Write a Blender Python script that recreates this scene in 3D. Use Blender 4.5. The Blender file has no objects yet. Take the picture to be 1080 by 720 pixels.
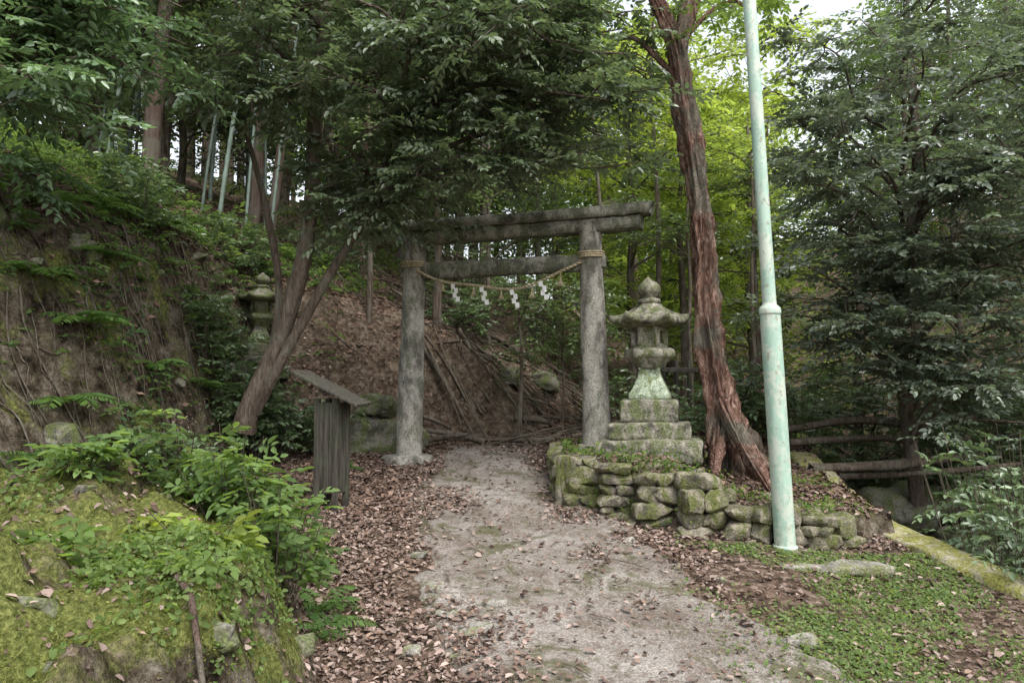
import bpy, math, numpy as np, bmesh
from mathutils import Vector, Matrix, noise
R=np.random.default_rng(11)
sc=bpy.context.scene
# ---------------------------------------------------------------- helpers
def nrm(a): return a/np.maximum(np.linalg.norm(a,axis=-1,keepdims=True),1e-9)
def ss(t): t=np.clip(t,0,1); return t*t*(3-2*t)
def hsh(i,j,s):
    v=np.sin(i*127.1+j*311.7+s*74.7)*43758.5453
    return v-np.floor(v)
def vn(x,y,s=0):
    i=np.floor(x); j=np.floor(y); u=ss(x-i); v=ss(y-j)
    return (hsh(i,j,s)*(1-u)+hsh(i+1,j,s)*u)*(1-v)+(hsh(i,j+1,s)*(1-u)+hsh(i+1,j+1,s)*u)*v-.5
def fbm(x,y,s=0,o=4):
    a=1;r=0
    for k in range(o): r=r+a*vn(x*2**k,y*2**k,s+k); a*=.5
    return r
class G:
    def __init__(s): s.V=[];s.F=[];s.C=[];s.n=0
    def add(s,V,F,C=None):
        V=np.asarray(V,float).reshape(-1,3);F=np.asarray(F,int).reshape(-1,4)
        s.V.append(V);s.F.append(F+s.n);s.n+=len(V)
        if C is None: C=np.ones((len(V),3))*.5
        C=np.asarray(C,float)
        if C.ndim==1: C=np.tile(C,(len(V),1))
        s.C.append(C)
    def build(s,name,mat,parent=None,smooth=False):
        V=np.concatenate(s.V);F=np.concatenate(s.F);C=np.concatenate(s.C)
        me=bpy.data.meshes.new(name)
        me.vertices.add(len(V));me.vertices.foreach_set('co',V.astype(np.float32).ravel())
        me.loops.add(F.size);me.loops.foreach_set('vertex_index',F.astype(np.int32).ravel())
        me.polygons.add(len(F));me.polygons.foreach_set('loop_start',np.arange(0,F.size,4,dtype=np.int32))
        me.update(calc_edges=True)
        ca=me.color_attributes.new('Col','FLOAT_COLOR','POINT')
        ca.data.foreach_set('color',np.concatenate([C,np.ones((len(C),1))],1).astype(np.float32).ravel())
        if smooth: me.polygons.foreach_set('use_smooth',np.ones(len(F),bool))
        me.materials.append(mat)
        o=bpy.data.objects.new(name,me);sc.collection.objects.link(o)
        if parent: par(o,parent)
        return o
def empty(name,loc=(0,0,0)):
    e=bpy.data.objects.new(name,None);e.location=loc;e.empty_display_size=.2
    sc.collection.objects.link(e);return e
def par(o,e):
    o.parent=e;o.matrix_parent_inverse=Matrix.Translation(-Vector(e.location))
def catmull(P,n,extra=None):
    P=np.asarray(P,float);m=len(P)
    Q=np.vstack([2*P[0]-P[1],P,2*P[-1]-P[-2]])
    t=np.linspace(0,m-1-1e-6,n);i=t.astype(int);f=(t-i)[:,None]
    a,b,c,d=Q[i],Q[i+1],Q[i+2],Q[i+3]
    return .5*((2*b)+(-a+c)*f+(2*a-5*b+4*c-d)*f*f+(-a+3*b-3*c+d)*f**3)
def tube(g,P,Rd,sides=10,amp=0,seed=0,n=None,col=None,freq=6,flut=0):
    P=np.asarray(P,float);Rd=np.asarray(Rd,float)
    if n is None: n=len(P)*3
    t0=np.linspace(0,1,len(Rd));P=catmull(P,n);Rd=np.interp(np.linspace(0,1,n),t0,Rd)
    T=nrm(np.gradient(P,axis=0))
    ref=np.array([1.,0,0]) if abs(T[0][0])<.8 else np.array([0,1.,0])
    V=np.zeros((n,sides,3));A=np.linspace(0,2*np.pi,sides,endpoint=False)
    u=nrm(np.cross(T[0],ref))
    for i in range(n):
        u=nrm(u-T[i]*np.dot(u,T[i]));w=np.cross(T[i],u)
        r=np.full(sides,Rd[i])
        if amp:
            zz=np.linalg.norm(P[i]-P[0])
            for k in range(sides):
                qx,qy=math.cos(A[k])*1.3+seed,math.sin(A[k])*1.3
                r[k]*=1+amp*noise.noise(Vector((qx,qy,zz*freq*.25)))*1.4+amp*.5*noise.noise(Vector((qx*3,qy*3,zz*freq)))
                if flut: r[k]*=1+flut*noise.noise(Vector((qx*2.5,qy*2.5,zz*.7)))+flut*.45*noise.noise(Vector((qx*6,qy*6,zz*2.2)))+flut*.3*noise.noise(Vector((qx*9,qy*9,zz*9)))
        V[i]=P[i]+r[:,None]*(np.cos(A)[:,None]*u+np.sin(A)[:,None]*w)
    V=V.reshape(-1,3)
    i=np.arange(n-1)[:,None]*sides;k=np.arange(sides)[None];k2=(k+1)%sides
    F=np.stack([i+k,i+k2,i+sides+k2,i+sides+k],-1).reshape(-1,4)
    g.add(V,F,col)
    return P
def prisms(g,A,B,ra,rb,col=(.1,.07,.05)):
    A=np.asarray(A);B=np.asarray(B);n=len(A)
    D=nrm(B-A);ref=np.tile([.3,.2,1.],(n,1));S=nrm(np.cross(D,ref));W=np.cross(S,D)
    V=[]
    for X,r in((A,ra),(B,rb)):
        r=np.broadcast_to(r,(n,))[:,None]
        for a in(0,2.094,4.189): V.append(X+r*(math.cos(a)*S+math.sin(a)*W))
    V=np.stack(V,1).reshape(-1,3);b=np.arange(n)[:,None]*6
    F=np.concatenate([b+np.array([[0,1,4,3]]),b+np.array([[1,2,5,4]]),b+np.array([[2,0,3,5]])])
    g.add(V,F,np.array(col))
def leaves6(g,P,D,N,L,W,C,fold=.25):
    D=nrm(D);S=nrm(np.cross(D,N));N=np.cross(S,D);L=L[:,None];W=W[:,None]
    m=P+D*L*.3;m2=P+D*L*.7
    V=np.stack([P,m+S*W*.5+N*W*fold,m2+S*W*.42+N*W*fold*.6-N*L*.04,P+D*L-N*L*.12,m2-S*W*.42+N*W*fold*.6-N*L*.04,m-S*W*.5+N*W*fold],1)
    n=len(P);b=np.arange(n)[:,None]*6
    F=np.concatenate([b+np.array([[0,3,2,1]]),b+np.array([[0,5,4,3]])])
    g.add(V.reshape(-1,3),F,np.repeat(C,6,0))
def leaves4(g,P,D,N,L,W,C):
    D=nrm(D);S=nrm(np.cross(D,N));N=np.cross(S,D);L=L[:,None];W=W[:,None]
    V=np.stack([P,P+D*L*.5+S*W*.5,P+D*L,P+D*L*.5-S*W*.5],1)
    n=len(P);b=np.arange(n)[:,None]*4
    g.add(V.reshape(-1,3),b+np.array([[0,1,2,3]]),np.repeat(C,4,0))
def mixcol(c1,c2,f): return np.asarray(c1)*(1-f)+np.asarray(c2)*f
def sprays(g,O,D,n=12,L=.5,ll=.09,lw=.038,c1=(.04,.08,.03),c2=(.08,.13,.04),droop=.15,ang=55,stem=None,taper=False,uj=.3,jit=.18,simple=False,srad=.003):
    O=np.asarray(O,float);T=len(O)
    if T==0:return
    D=nrm(np.asarray(D,float));U=np.array([0,0,1.])+R.normal(0,uj,(T,3))
    S=nrm(np.cross(D,U));U=np.cross(S,D)
    Lt=L*R.uniform(.65,1.25,(T,1))
    t=np.linspace(.1,1,n)[None]+R.uniform(-.03,.03,(T,n));t=t[...,None]
    P=O[:,None]+D[:,None]*(Lt[:,None]*t)
    P[...,2]-=(droop*Lt*t[...,0]**2)
    side=np.where(np.arange(n)%2==0,1.,-1.)[None,:,None]
    a=math.radians(ang)*(1-.6*t**4)
    Dl=D[:,None]*np.cos(a)+side*S[:,None]*np.sin(a)+R.normal(0,jit,(T,n,3))
    Dl[...,2]-=.1+droop*t[...,0]
    N=U[:,None]+R.normal(0,.28,(T,n,3))
    sz=R.uniform(.7,1.15,(T,n))
    if taper: sz=sz*0+np.clip(1.25*np.sin(np.pi*(.12+.86*t[...,0]))**.7,.15,1)
    f=np.clip(R.uniform(0,1,(T,1))*.7+R.uniform(0,.4,(T,n)),0,1)[...,None]
    C=mixcol(c1,c2,f)*R.uniform(.75,1.25,(T,1,1))
    args=(P.reshape(-1,3),Dl.reshape(-1,3),N.reshape(-1,3),(ll*sz).ravel(),(lw*sz).ravel(),C.reshape(-1,3))
    (leaves4 if simple else leaves6)(g,*args)
    if stem is not None:
        E=O+D*Lt*.6;E[:,2]-=droop*Lt[:,0]*.36
        E2=O+D*Lt;E2[:,2]-=droop*Lt[:,0]
        prisms(stem,O,E,srad,srad*.7);prisms(stem,E,E2,srad*.7,srad*.3)
# ---------------------------------------------------------------- materials
def mat(name,spec=None):
    m=bpy.data.materials.new(name);m.use_nodes=True;nt=m.node_tree;b=nt.nodes['Principled BSDF']
    if spec is not None: b.inputs['Specular IOR Level'].default_value=spec
    return m,nt,b
def nd(nt,t,**k):
    n=nt.nodes.new(t)
    for a,b in k.items():
        if a in n.inputs: n.inputs[a].default_value=b
        else: setattr(n,a,b)
    return n
def ramp(nt,fac,stops):
    r=nt.nodes.new('ShaderNodeValToRGB');e=r.color_ramp.elements
    while len(e)<len(stops): e.new(.5)
    for i,(p,c) in enumerate(stops): e[i].position=p;e[i].color=(*c,1) if len(c)==3 else c
    nt.links.new(fac,r.inputs[0]);return r.outputs[0]
def mix(nt,f,a,b,bt='MIX'):
    m=nt.nodes.new('ShaderNodeMix');m.data_type='RGBA';m.blend_type=bt
    for s,v in((m.inputs[0],f),(m.inputs[6],a),(m.inputs[7],b)):
        if hasattr(v,'is_linked'): nt.links.new(v,s)
        else: s.default_value=v if isinstance(v,(int,float)) else (*v,1)
    return m.outputs[2]
def coords(nt,sx=1,sy=1,sz=1):
    t=nt.nodes.new('ShaderNodeNewGeometry')
    if sx==sy==sz==1: return t.outputs['Position']
    m=nt.nodes.new('ShaderNodeMapping');m.inputs['Scale'].default_value=(sx,sy,sz)
    nt.links.new(t.outputs['Position'],m.inputs[0]);return m.outputs[0]
def tex(nt,scale,detail=4,rough=.6,vec=None,dist=0):
    n=nd(nt,'ShaderNodeTexNoise',Scale=scale,Detail=min(detail,4),Roughness=rough,Distortion=dist)
    nt.links.new(vec or coords(nt),n.inputs['Vector'])
    return n.outputs[0]
def bump(nt,b,h,s,d=.02):
    n=nd(nt,'ShaderNodeBump',Strength=s,Distance=d);nt.links.new(h,n.inputs['Height']);nt.links.new(n.outputs[0],b.inputs['Normal'])
def leafmat(name,rough=.4,trans=.35,spec=.5,tint=(1.6,1.9,.8),diffuse=False):
    m,nt,b=mat(name);a=nd(nt,'ShaderNodeAttribute',attribute_name='Col')
    if diffuse:
        nt.nodes.remove(b);b=nt.nodes.new('ShaderNodeBsdfDiffuse');nt.links.new(a.outputs[0],b.inputs[0])
    else:
        nt.links.new(a.outputs[0],b.inputs['Base Color']);b.inputs['Roughness'].default_value=rough
        b.inputs['Specular IOR Level'].default_value=spec
    tr=nt.nodes.new('ShaderNodeBsdfTranslucent');mm=mix(nt,1.0,a.outputs[0],tint,'MULTIPLY');nt.links.new(mm,tr.inputs[0])
    ms=nt.nodes.new('ShaderNodeMixShader');ms.inputs[0].default_value=trans
    nt.links.new(b.outputs[0],ms.inputs[1]);nt.links.new(tr.outputs[0],ms.inputs[2])
    nt.links.new(ms.outputs[0],nt.nodes['Material Output'].inputs[0]);return m
M_leaf=leafmat('glossy_leaf',.36,.3,1.0,(1.6,1.7,1.05))
M_soft=leafmat('thin_leaf',.55,.5,.3,(1.8,1.8,.85),True)
m,nt,b=mat('dry_leaf');nt.nodes.remove(b);b=nt.nodes.new('ShaderNodeBsdfDiffuse');a=nd(nt,'ShaderNodeAttribute',attribute_name='Col');nt.links.new(a.outputs[0],b.inputs[0]);nt.links.new(b.outputs[0],nt.nodes['Material Output'].inputs[0]);M_dry=m
def barkmat(name,c1,c2,c3,sc_=(14,14,2.2),bs=.9,gz=.5,bd=.04,patch=3):
    m,nt,b=mat(name,0);v=coords(nt,*sc_);n=tex(nt,1.6,4,.75,v,.8);n2=tex(nt,patch,4,.7)
    c=ramp(nt,n,[(.3,c1),(.5,c2),(.7,c3)]);c=mix(nt,ramp(nt,n2,[(.48,(0,0,0)),(.6,(gz,gz,gz))]),c,(.17,.17,.135))
    nt.links.new(c,b.inputs['Base Color']);b.inputs['Roughness'].default_value=.9;bump(nt,b,n,bs,bd);return m
M_bark=barkmat('grey_bark',(.045,.035,.028),(.12,.095,.075),(.21,.175,.145))
M_cedar=barkmat('cedar_bark',(.045,.033,.028),(.12,.085,.068),(.19,.15,.125),(22,22,1.5))
M_red=barkmat('red_bark',(.03,.019,.015),(.22,.128,.098),(.45,.33,.27),(13,13,4.5),1,.8,.1,2.2)
def stonemat(name,c1,c2,moss=(.12,.15,.04),amt=.5,scale=3,rough=.9,fine=60,bs=.5,vert=1,dark=0):
    m,nt,b=mat(name,0.1);v=coords(nt,1,1,vert)
    n=tex(nt,scale,4,.7,v);f=tex(nt,fine,2,.7);n3=tex(nt,scale*1.3,4,.75,coords(nt,1,1,.5),.4)
    c=ramp(nt,n,[(.3,c1),(.65,c2)])
    c=mix(nt,.8,c,ramp(nt,f,[(.3,(.24,.24,.24)),(.7,(.8,.8,.78))]),'OVERLAY')
    if dark: c=mix(nt,ramp(nt,n,[(.39,(dark,)*3),(.5,(0,0,0))]),c,(.045,.043,.038))
    lo=.62-.3*amt
    c=mix(nt,ramp(nt,n3,[(lo,(0,0,0)),(lo+.16,(1,1,1))]),c,mix(nt,ramp(nt,f,[(.35,(0,0,0)),(.65,(1,1,1))]),tuple(x*.6 for x in moss),tuple(x*1.5 for x in moss)))
    nt.links.new(c,b.inputs['Base Color']);b.inputs['Roughness'].default_value=rough
    h=mix(nt,.4,f,n);bump(nt,b,h,bs,.03);return m
M_torii=stonemat('weathered_granite',(.17,.158,.138),(.40,.38,.34),(.15,.155,.115),.4,5,vert=.5,dark=.6)
M_lintel=stonemat('mossy_granite',(.135,.13,.112),(.34,.33,.29),(.115,.125,.085),.6,5,dark=.7)
M_lant=stonemat('lantern_stone',(.12,.11,.09),(.31,.29,.245),(.115,.13,.06),.6,9,dark=.8)
M_lantg=stonemat('lichen_stone',(.22,.27,.20),(.40,.46,.36),(.17,.2,.1),.5,9,dark=.5)
M_wall=stonemat('wall_stone',(.09,.08,.062),(.27,.24,.195),(.10,.11,.04),.65,6,dark=.7)
M_boul=stonemat('boulder_stone',(.08,.075,.06),(.21,.195,.165),(.10,.12,.045),.6,5,dark=.6)
M_curb=stonemat('mossy_concrete',(.24,.22,.165),(.38,.35,.28),(.22,.215,.065),.8,6)
M_slab=stonemat('old_concrete',(.18,.17,.15),(.31,.29,.26),(.14,.15,.07),.55,6,dark=.5)
M_rope=stonemat('straw_rope',(.3,.25,.16),(.5,.43,.3),(.3,.25,.15),.2,20)
m,nt,b=mat('white_paper');b.inputs['Base Color'].default_value=(.8,.8,.78,1);b.inputs['Roughness'].default_value=.7;M_paper=m
m,nt,b=mat('aged_wood',.2);n=tex(nt,2,4,.7,coords(nt,14,14,1.2));n2=tex(nt,6,4,.7);c=ramp(nt,n,[(.3,(.02,.018,.015)),(.7,(.10,.09,.075))]);c=mix(nt,ramp(nt,n2,[(.5,(0,0,0)),(.65,(.6,.6,.6))]),c,(.07,.085,.05))
nt.links.new(c,b.inputs['Base Color']);b.inputs['Roughness'].default_value=.85;bump(nt,b,n,.8,.015);M_wood=m
m,nt,b=mat('pale_green_paint');n=tex(nt,1,4,.7,coords(nt,18,18,3));n2=tex(nt,22,4,.8,coords(nt,1,1,.6));n3=tex(nt,6,4,.8,coords(nt,1,1,.7))
c=ramp(nt,n,[(.35,(.27,.41,.33)),(.65,(.38,.52,.43))]);c=mix(nt,ramp(nt,n3,[(.46,(0,0,0)),(.55,(.8,.8,.8))]),c,(.50,.54,.46));c=mix(nt,ramp(nt,n2,[(.58,(0,0,0)),(.64,(.8,.8,.8))]),c,(.26,.24,.17))
nt.links.new(c,b.inputs['Base Color']);b.inputs['Roughness'].default_value=.6;bump(nt,b,n2,.25,.006);M_pole=m
m,nt,b=mat('bamboo_culm');a=nd(nt,'ShaderNodeAttribute',attribute_name='Col');n=tex(nt,5,3,.6)
nt.links.new(mix(nt,.6,a.outputs[0],ramp(nt,n,[(.3,(.25,.25,.25)),(.7,(.7,.7,.7))]),'OVERLAY'),b.inputs['Base Color']);b.inputs['Roughness'].default_value=.6;M_bam=m
# ground
m,nt,b=mat('forest_floor',0);a=nd(nt,'ShaderNodeAttribute',attribute_name='Col');sp=nt.nodes.new('ShaderNodeSeparateColor');nt.links.new(a.outputs[0],sp.inputs[0])
vo=nd(nt,'ShaderNodeTexVoronoi',Scale=24.0,Randomness=1.0);geo=nt.nodes.new('ShaderNodeNewGeometry')
n4=nd(nt,'ShaderNodeTexNoise',Scale=5.0,Detail=4.0,Roughness=.72);nt.links.new(geo.outputs['Position'],n4.inputs['Vector'])
wv=nt.nodes.new('ShaderNodeVectorMath');wv.operation='MULTIPLY_ADD';wv.inputs[1].default_value=(.15,.15,.15)
nt.links.new(n4.outputs[1],wv.inputs[0]);nt.links.new(geo.outputs['Position'],wv.inputs[2]);nt.links.new(wv.outputs[0],vo.inputs['Vector'])
vs=nt.nodes.new('ShaderNodeSeparateColor');nt.links.new(vo.outputs['Color'],vs.inputs[0])
lit=ramp(nt,vs.outputs[0],[(0,(.04,.029,.022)),(.4,(.11,.077,.058)),(.75,(.20,.142,.108)),(1,(.32,.25,.205))])
n2=tex(nt,38,4,.75);n1=tex(nt,1.6,4,.75)
soil=ramp(nt,n4.outputs[0],[(.35,(.04,.03,.021)),(.5,(.11,.087,.061)),(.65,(.22,.185,.14))])
c=mix(nt,sp.outputs[2],soil,lit)
rock=ramp(nt,n4.outputs[0],[(.36,(.02,.016,.012)),(.47,(.07,.056,.04)),(.57,(.125,.104,.077)),(.68,(.22,.195,.155))])
rock=mix(nt,.8,rock,ramp(nt,n2,[(.3,(.2,.2,.2)),(.7,(.8,.8,.8))]),'OVERLAY')
c=mix(nt,sp.outputs[1],c,rock)
moss=ramp(nt,n2,[(.35,(.055,.066,.02)),(.5,(.125,.14,.042)),(.65,(.24,.25,.085))])
mth=nt.nodes.new('ShaderNodeMath');mth.operation='ADD';nt.links.new(n1,mth.inputs[0]);nt.links.new(sp.outputs[0],mth.inputs[1])
c=mix(nt,ramp(nt,mth.outputs[0],[(.84,(0,0,0)),(.96,(1,1,1))]),c,moss)
nt.links.new(c,b.inputs['Base Color']);b.inputs['Roughness'].default_value=.95
bump(nt,b,mix(nt,.6,n2,n4.outputs[0]),1,.09);M_ground=m
# path
m,nt,b=mat('worn_concrete_path',0);n1=tex(nt,1.3,4,.7);n2=tex(nt,60,3,.8);n3=tex(nt,1.9,4,.8,None,.5);n5=tex(nt,9,4,.8);n6=tex(nt,3.2,4,.75)
c=ramp(nt,n1,[(.35,(.18,.157,.133)),(.5,(.26,.233,.207)),(.62,(.33,.306,.28))])
c=mix(nt,.9,c,ramp(nt,n2,[(.3,(.17,.17,.17)),(.7,(.84,.83,.82))]),'OVERLAY')
c=mix(nt,ramp(nt,n5,[(.48,(0,0,0)),(.64,(.75,.75,.75))]),c,(.145,.11,.087))
c=mix(nt,ramp(nt,n6,[(.56,(0,0,0)),(.62,(.5,.5,.5))]),c,(.30,.28,.255))
c=mix(nt,ramp(nt,n3,[(.53,(0,0,0)),(.63,(.8,.8,.8))]),c,(.10,.10,.05))
nt.links.new(c,b.inputs['Base Color']);b.inputs['Roughness'].default_value=.92;bump(nt,b,mix(nt,.45,n2,n5),1,.035);M_path=m
# ---------------------------------------------------------------- terrain
XC=([-40,0,3.5,5.3,6.7,7.2,9,12,30],[5.5,4.9,4.2,3.75,3.33,3.28,3.42,4,7])
YF=([.5,1.5,2.1,2.75,3.3],[7.4,6.62,6.45,6.5,6.7])
PL=([-15,2,4.1,5.6,7,8.6,9.6,10.4],[-.75,-.6,-.45,-.68,-.98,-1.1,-1.05,-.9])
PR=([-15,2,4.1,5.6,7,8.6,9.6,10.4],[2.0,1.85,1.7,1.45,.9,.5,.5,.35])
TP=([.5,1.5,2.1,2.75],[.97,.86,.60,.50])
def base(y): return np.interp(y,[-40,0,3,4,9.3,12,20,40,200],[-3,-.3,-.09,.0,.8,1.0,1.8,5,22])
def parts(x,y):
    x=np.asarray(x,float);y=np.asarray(y,float)
    pd=np.maximum(np.interp(y,*PL)-x,x-np.interp(y,*PR))
    off=ss(pd/.8)
    z=base(y)-.1*ss((x-1.9)/.8)*ss((8.6-y)/.6)
    xt=np.interp(y,[-40,0,3,6,9,10.2,11.3,13,18,30,60],[-5,-4,-3.6,-3.25,-2.8,-1.9,.8,2.0,2.8,4,6])+.5*fbm(x*.4,y*.5,3)
    d=np.maximum(xt-x,0)
    st=np.interp(y,[9.2,12],[1,.3])
    bank=2.3*st*ss(d/1.9)+.6*np.maximum(0,d-.6)*np.interp(d,[0,12,40],[1,.9,.45])*np.interp(y,[9.2,11.5],[1,.8])
    z=z+bank
    e=np.interp(y,[0,2.5,4.1,5,5.9],[-.85,-.93,-1.05,-1.32,-1.7])+.22*fbm(y*1.5,x*.8,9)
    dm=e-x
    my=ss((y-.6)/1.6)*ss((6.1-y)/1.5)
    mound=(.72*ss(dm/.5)+.2*ss((dm-.3)/1.4))*my*(1-ss((d-.2)/1.2)*.6)
    z=z+mound
    dd=x-(np.interp(y,*XC)+.3)
    z=z-1.15*ss(dd/.3)+.55*np.maximum(0,dd-2.0)*np.interp(dd,[0,20,60],[1,.8,.4])
    yf=np.interp(x,*YF)
    top=np.minimum(np.interp(x,*TP)+np.maximum(0,y-yf)*.12,.97)+.05*fbm(x*2.5,y*2.5,70)
    mk=ss((x-.5)/.05)*ss((y-yf-.02)/.05)*(x<np.interp(y,*XC)+.1)*ss((11-y)/1.5)
    z=np.where(mk>0,np.maximum(z,z*(1-mk)+top*mk),z)
    am=np.clip(d*1.2,0,1)*(.22+.78*ss((10.8-y)/1.6))
    rug=.5*(np.abs(fbm(x*1.2,y*1.2,81,3))-.25)+.2*fbm(x*3.7,y*3.7,82,4)
    z=z+off*(.16*fbm(x*.9,y*.9,5)*np.clip(.15+d*.6+np.maximum(dd,0),0,1.2)+.05*fbm(x*3,y*3,6)*np.clip(.3+d,0,1.3)+am*rug+mound*(.40*fbm(x*2.3,y*2.3,83,4)+.09*fbm(x*9,y*9,85,2)))
    z=z+.02*fbm(x*1.2,y*1.2,8)
    return z,d,mound,dd,mk,pd,dm
def H(x,y): return parts(x,y)[0]
def axis(a,b,fa,fb,st,gr=1.12):
    v=list(np.arange(fa,fb,st));s=st;p=fb
    while p<b: v.append(p);s*=gr;p+=s
    v.append(b);s=st;p=fa-st
    while p>a: v.insert(0,p);s*=gr;p-=s
    v.insert(0,a);return np.array(v)
X=axis(-150,150,-6.5,6,.04);Y=axis(-60,220,1.5,12,.04)
XX,YY=np.meshgrid(X,Y);Z,d,mo,dd,mk,pd,dm=parts(XX,YY)
gx=np.gradient(Z,axis=1)/np.gradient(XX,axis=1);gy=np.gradient(Z,axis=0)/np.gradient(YY,axis=0)
slope=np.sqrt(gx**2+gy**2)
mossm=.2+.30*ss(mo/.3)*ss((2.8-slope)/1.2)+.14*(d>0)*ss((slope-.5)/.8)*(d<2.6)*(YY<9.6)+.2*(mk>.5)+.1*(dd>0)-.1*(YY>10)*(d>0)
rockm=np.clip(ss((slope-.8)/.5),0,1)*np.where(YY>10,.3,1)
litm=np.clip(1-ss((slope-.9)/.5)+.8*(YY>10),0,1)*np.clip(.85+fbm(XX*.8,YY*.8,21)*.8,0,1)
g=G();nx,ny=len(X),len(Y);idx=(np.arange(ny-1)[:,None]*nx+np.arange(nx-1)[None]).ravel()
g.add(np.stack([XX,YY,Z],-1).reshape(-1,3),np.stack([idx,idx+1,idx+nx+1,idx+nx],-1),np.stack([mossm,rockm,litm],-1).reshape(-1,3))
g.build('ground',M_ground,smooth=True)
# path
g=G();ys=np.arange(-15,10.4,.05);us=np.linspace(0,1,60)
jl=.36*fbm(ys*1.7,ys*0+3,31);jr=.4*fbm(ys*1.9,ys*0+7,33)
l=np.interp(ys,*PL)+jl;r=np.interp(ys,*PR)+jr
PX=l[:,None]+(r-l)[:,None]*us;PY=np.repeat(ys[:,None],60,1);edge=np.minimum(us,1-us)[None]*np.ones_like(PX)
PZ=H(PX,PY)+.03*ss(edge/.04)-.012+.012*fbm(PX*4,PY*4,35)
idx=(np.arange(len(ys)-1)[:,None]*60+np.arange(59)[None]).ravel()
g.add(np.stack([PX,PY,PZ],-1).reshape(-1,3),np.stack([idx,idx+1,idx+61,idx+60],-1));g.build('path',M_path,smooth=True)
# ---------------------------------------------------------------- stones
def bm_obj(name,bm,mt,parent=None,smooth=True):
    me=bpy.data.meshes.new(name);bm.to_mesh(me);bm.free();me.materials.append(mt)
    if smooth:
        for p in me.polygons:p.use_smooth=True
    o=bpy.data.objects.new(name,me);sc.collection.objects.link(o)
    if parent: par(o,parent)
    return o
def merge(bm,t):
    me=bpy.data.meshes.new('t');t.to_mesh(me);t.free();bm.from_mesh(me);bpy.data.meshes.remove(me)
def rough_box(bm,c,s,rz=0,amp=.01,cuts=5,bev=.02,taper=1,freq=5,tilt=0):
    t=bmesh.new();bmesh.ops.create_cube(t,size=1)
    for v in t.verts:
        k=taper if v.co.z>0 else 1
        v.co=Vector((v.co.x*s[0]*k,v.co.y*s[1]*k,v.co.z*s[2]))
    bmesh.ops.bevel(t,geom=t.edges[:],offset=bev,segments=2,affect='EDGES',profile=.6)
    bmesh.ops.subdivide_edges(t,edges=[e for e in t.edges if e.calc_length()>bev*2],cuts=cuts,use_grid_fill=True)
    sd=Vector((c[0]*3.1,c[1]*2.3,c[2]*1.7))
    for v in t.verts:
        v.co+=noise.noise_vector(v.co*freq+sd)*amp+noise.noise_vector(v.co*freq*4+sd)*amp*.35
    t.transform(Matrix.Translation(c)@Matrix.Rotation(rz,4,'Z')@Matrix.Rotation(tilt,4,'X'));merge(bm,t)
def rock(bm,c,s,seed,amp=.28,sub=3):
    t=bmesh.new();bmesh.ops.create_icosphere(t,subdivisions=sub,radius=1)
    sd=Vector((seed*7.3,seed*3.1,seed*1.9))
    for v in t.verts:
        p=v.co.copy();mx=max(abs(p.x),abs(p.y),abs(p.z));p=p.lerp(p/mx*.85,.55)
        p*=1+amp*noise.noise(v.co*1.2+sd)+amp*.5*noise.noise(v.co*3.5+sd)
        v.co=Vector((p.x*s[0],p.y*s[1],p.z*s[2]))
    t.transform(Matrix.Translation(c));merge(bm,t)
rq=np.random.default_rng(9)
def facet_rock(bm,c,s,k=15,ex=.85,rot=.25):
    t=bmesh.new()
    for i in range(k):
        p=rq.uniform(-1,1,3);p=p/max(abs(p))**ex
        t.verts.new((p[0]*s[0],p[1]*s[1],p[2]*s[2]))
    bmesh.ops.convex_hull(t,input=t.verts[:])
    dele=[v for v in t.verts if not v.link_faces]
    if dele: bmesh.ops.delete(t,geom=dele,context='VERTS')
    bmesh.ops.subdivide_edges(t,edges=t.edges[:],cuts=2,use_grid_fill=True);bmesh.ops.triangulate(t,faces=t.faces[:])
    bmesh.ops.smooth_vert(t,verts=t.verts[:],factor=.5,use_axis_x=True,use_axis_y=True,use_axis_z=True)
    sd=Vector(tuple(rq.uniform(0,50,3)))
    for v in t.verts: v.co+=noise.noise_vector(v.co*14+sd)*.014
    t.transform(Matrix.Translation(c)@Matrix.Rotation(rq.uniform(-.4,.4),4,'Z')@Matrix.Rotation(rq.uniform(-rot,rot),4,'Y'));merge(bm,t)
def poly_loft(bm,n,rings,m=6,rot=0,c=(0,0,0),amp=.009):
    prev=None;sd=Vector((c[0],c[1],c[2]))
    for(r,z,lift) in rings:
        cur=[]
        for k in range(n*m):
            s,f=divmod(k,m);f/=m
            a0=rot+2*math.pi*s/n;a1=rot+2*math.pi*(s+1)/n
            x=(1-f)*math.cos(a0)+f*math.cos(a1);y=(1-f)*math.sin(a0)+f*math.sin(a1)
            cr=abs(2*f-1)**3
            rr=r*(1+(.06*cr if lift else 0))
            p=Vector((x*rr,y*rr,z+lift*cr));p+=noise.noise_vector((p+sd)*9)*amp+noise.noise_vector((p+sd)*26)*amp*.4
            cur.append(bm.verts.new(p+Vector(c)))
        if prev:
            for k in range(n*m): bm.faces.new((prev[k],prev[(k+1)%(n*m)],cur[(k+1)%(n*m)],cur[k]))
        else: bm.faces.new(list(reversed(cur)))
        prev=cur
    bm.faces.new(prev)
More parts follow.
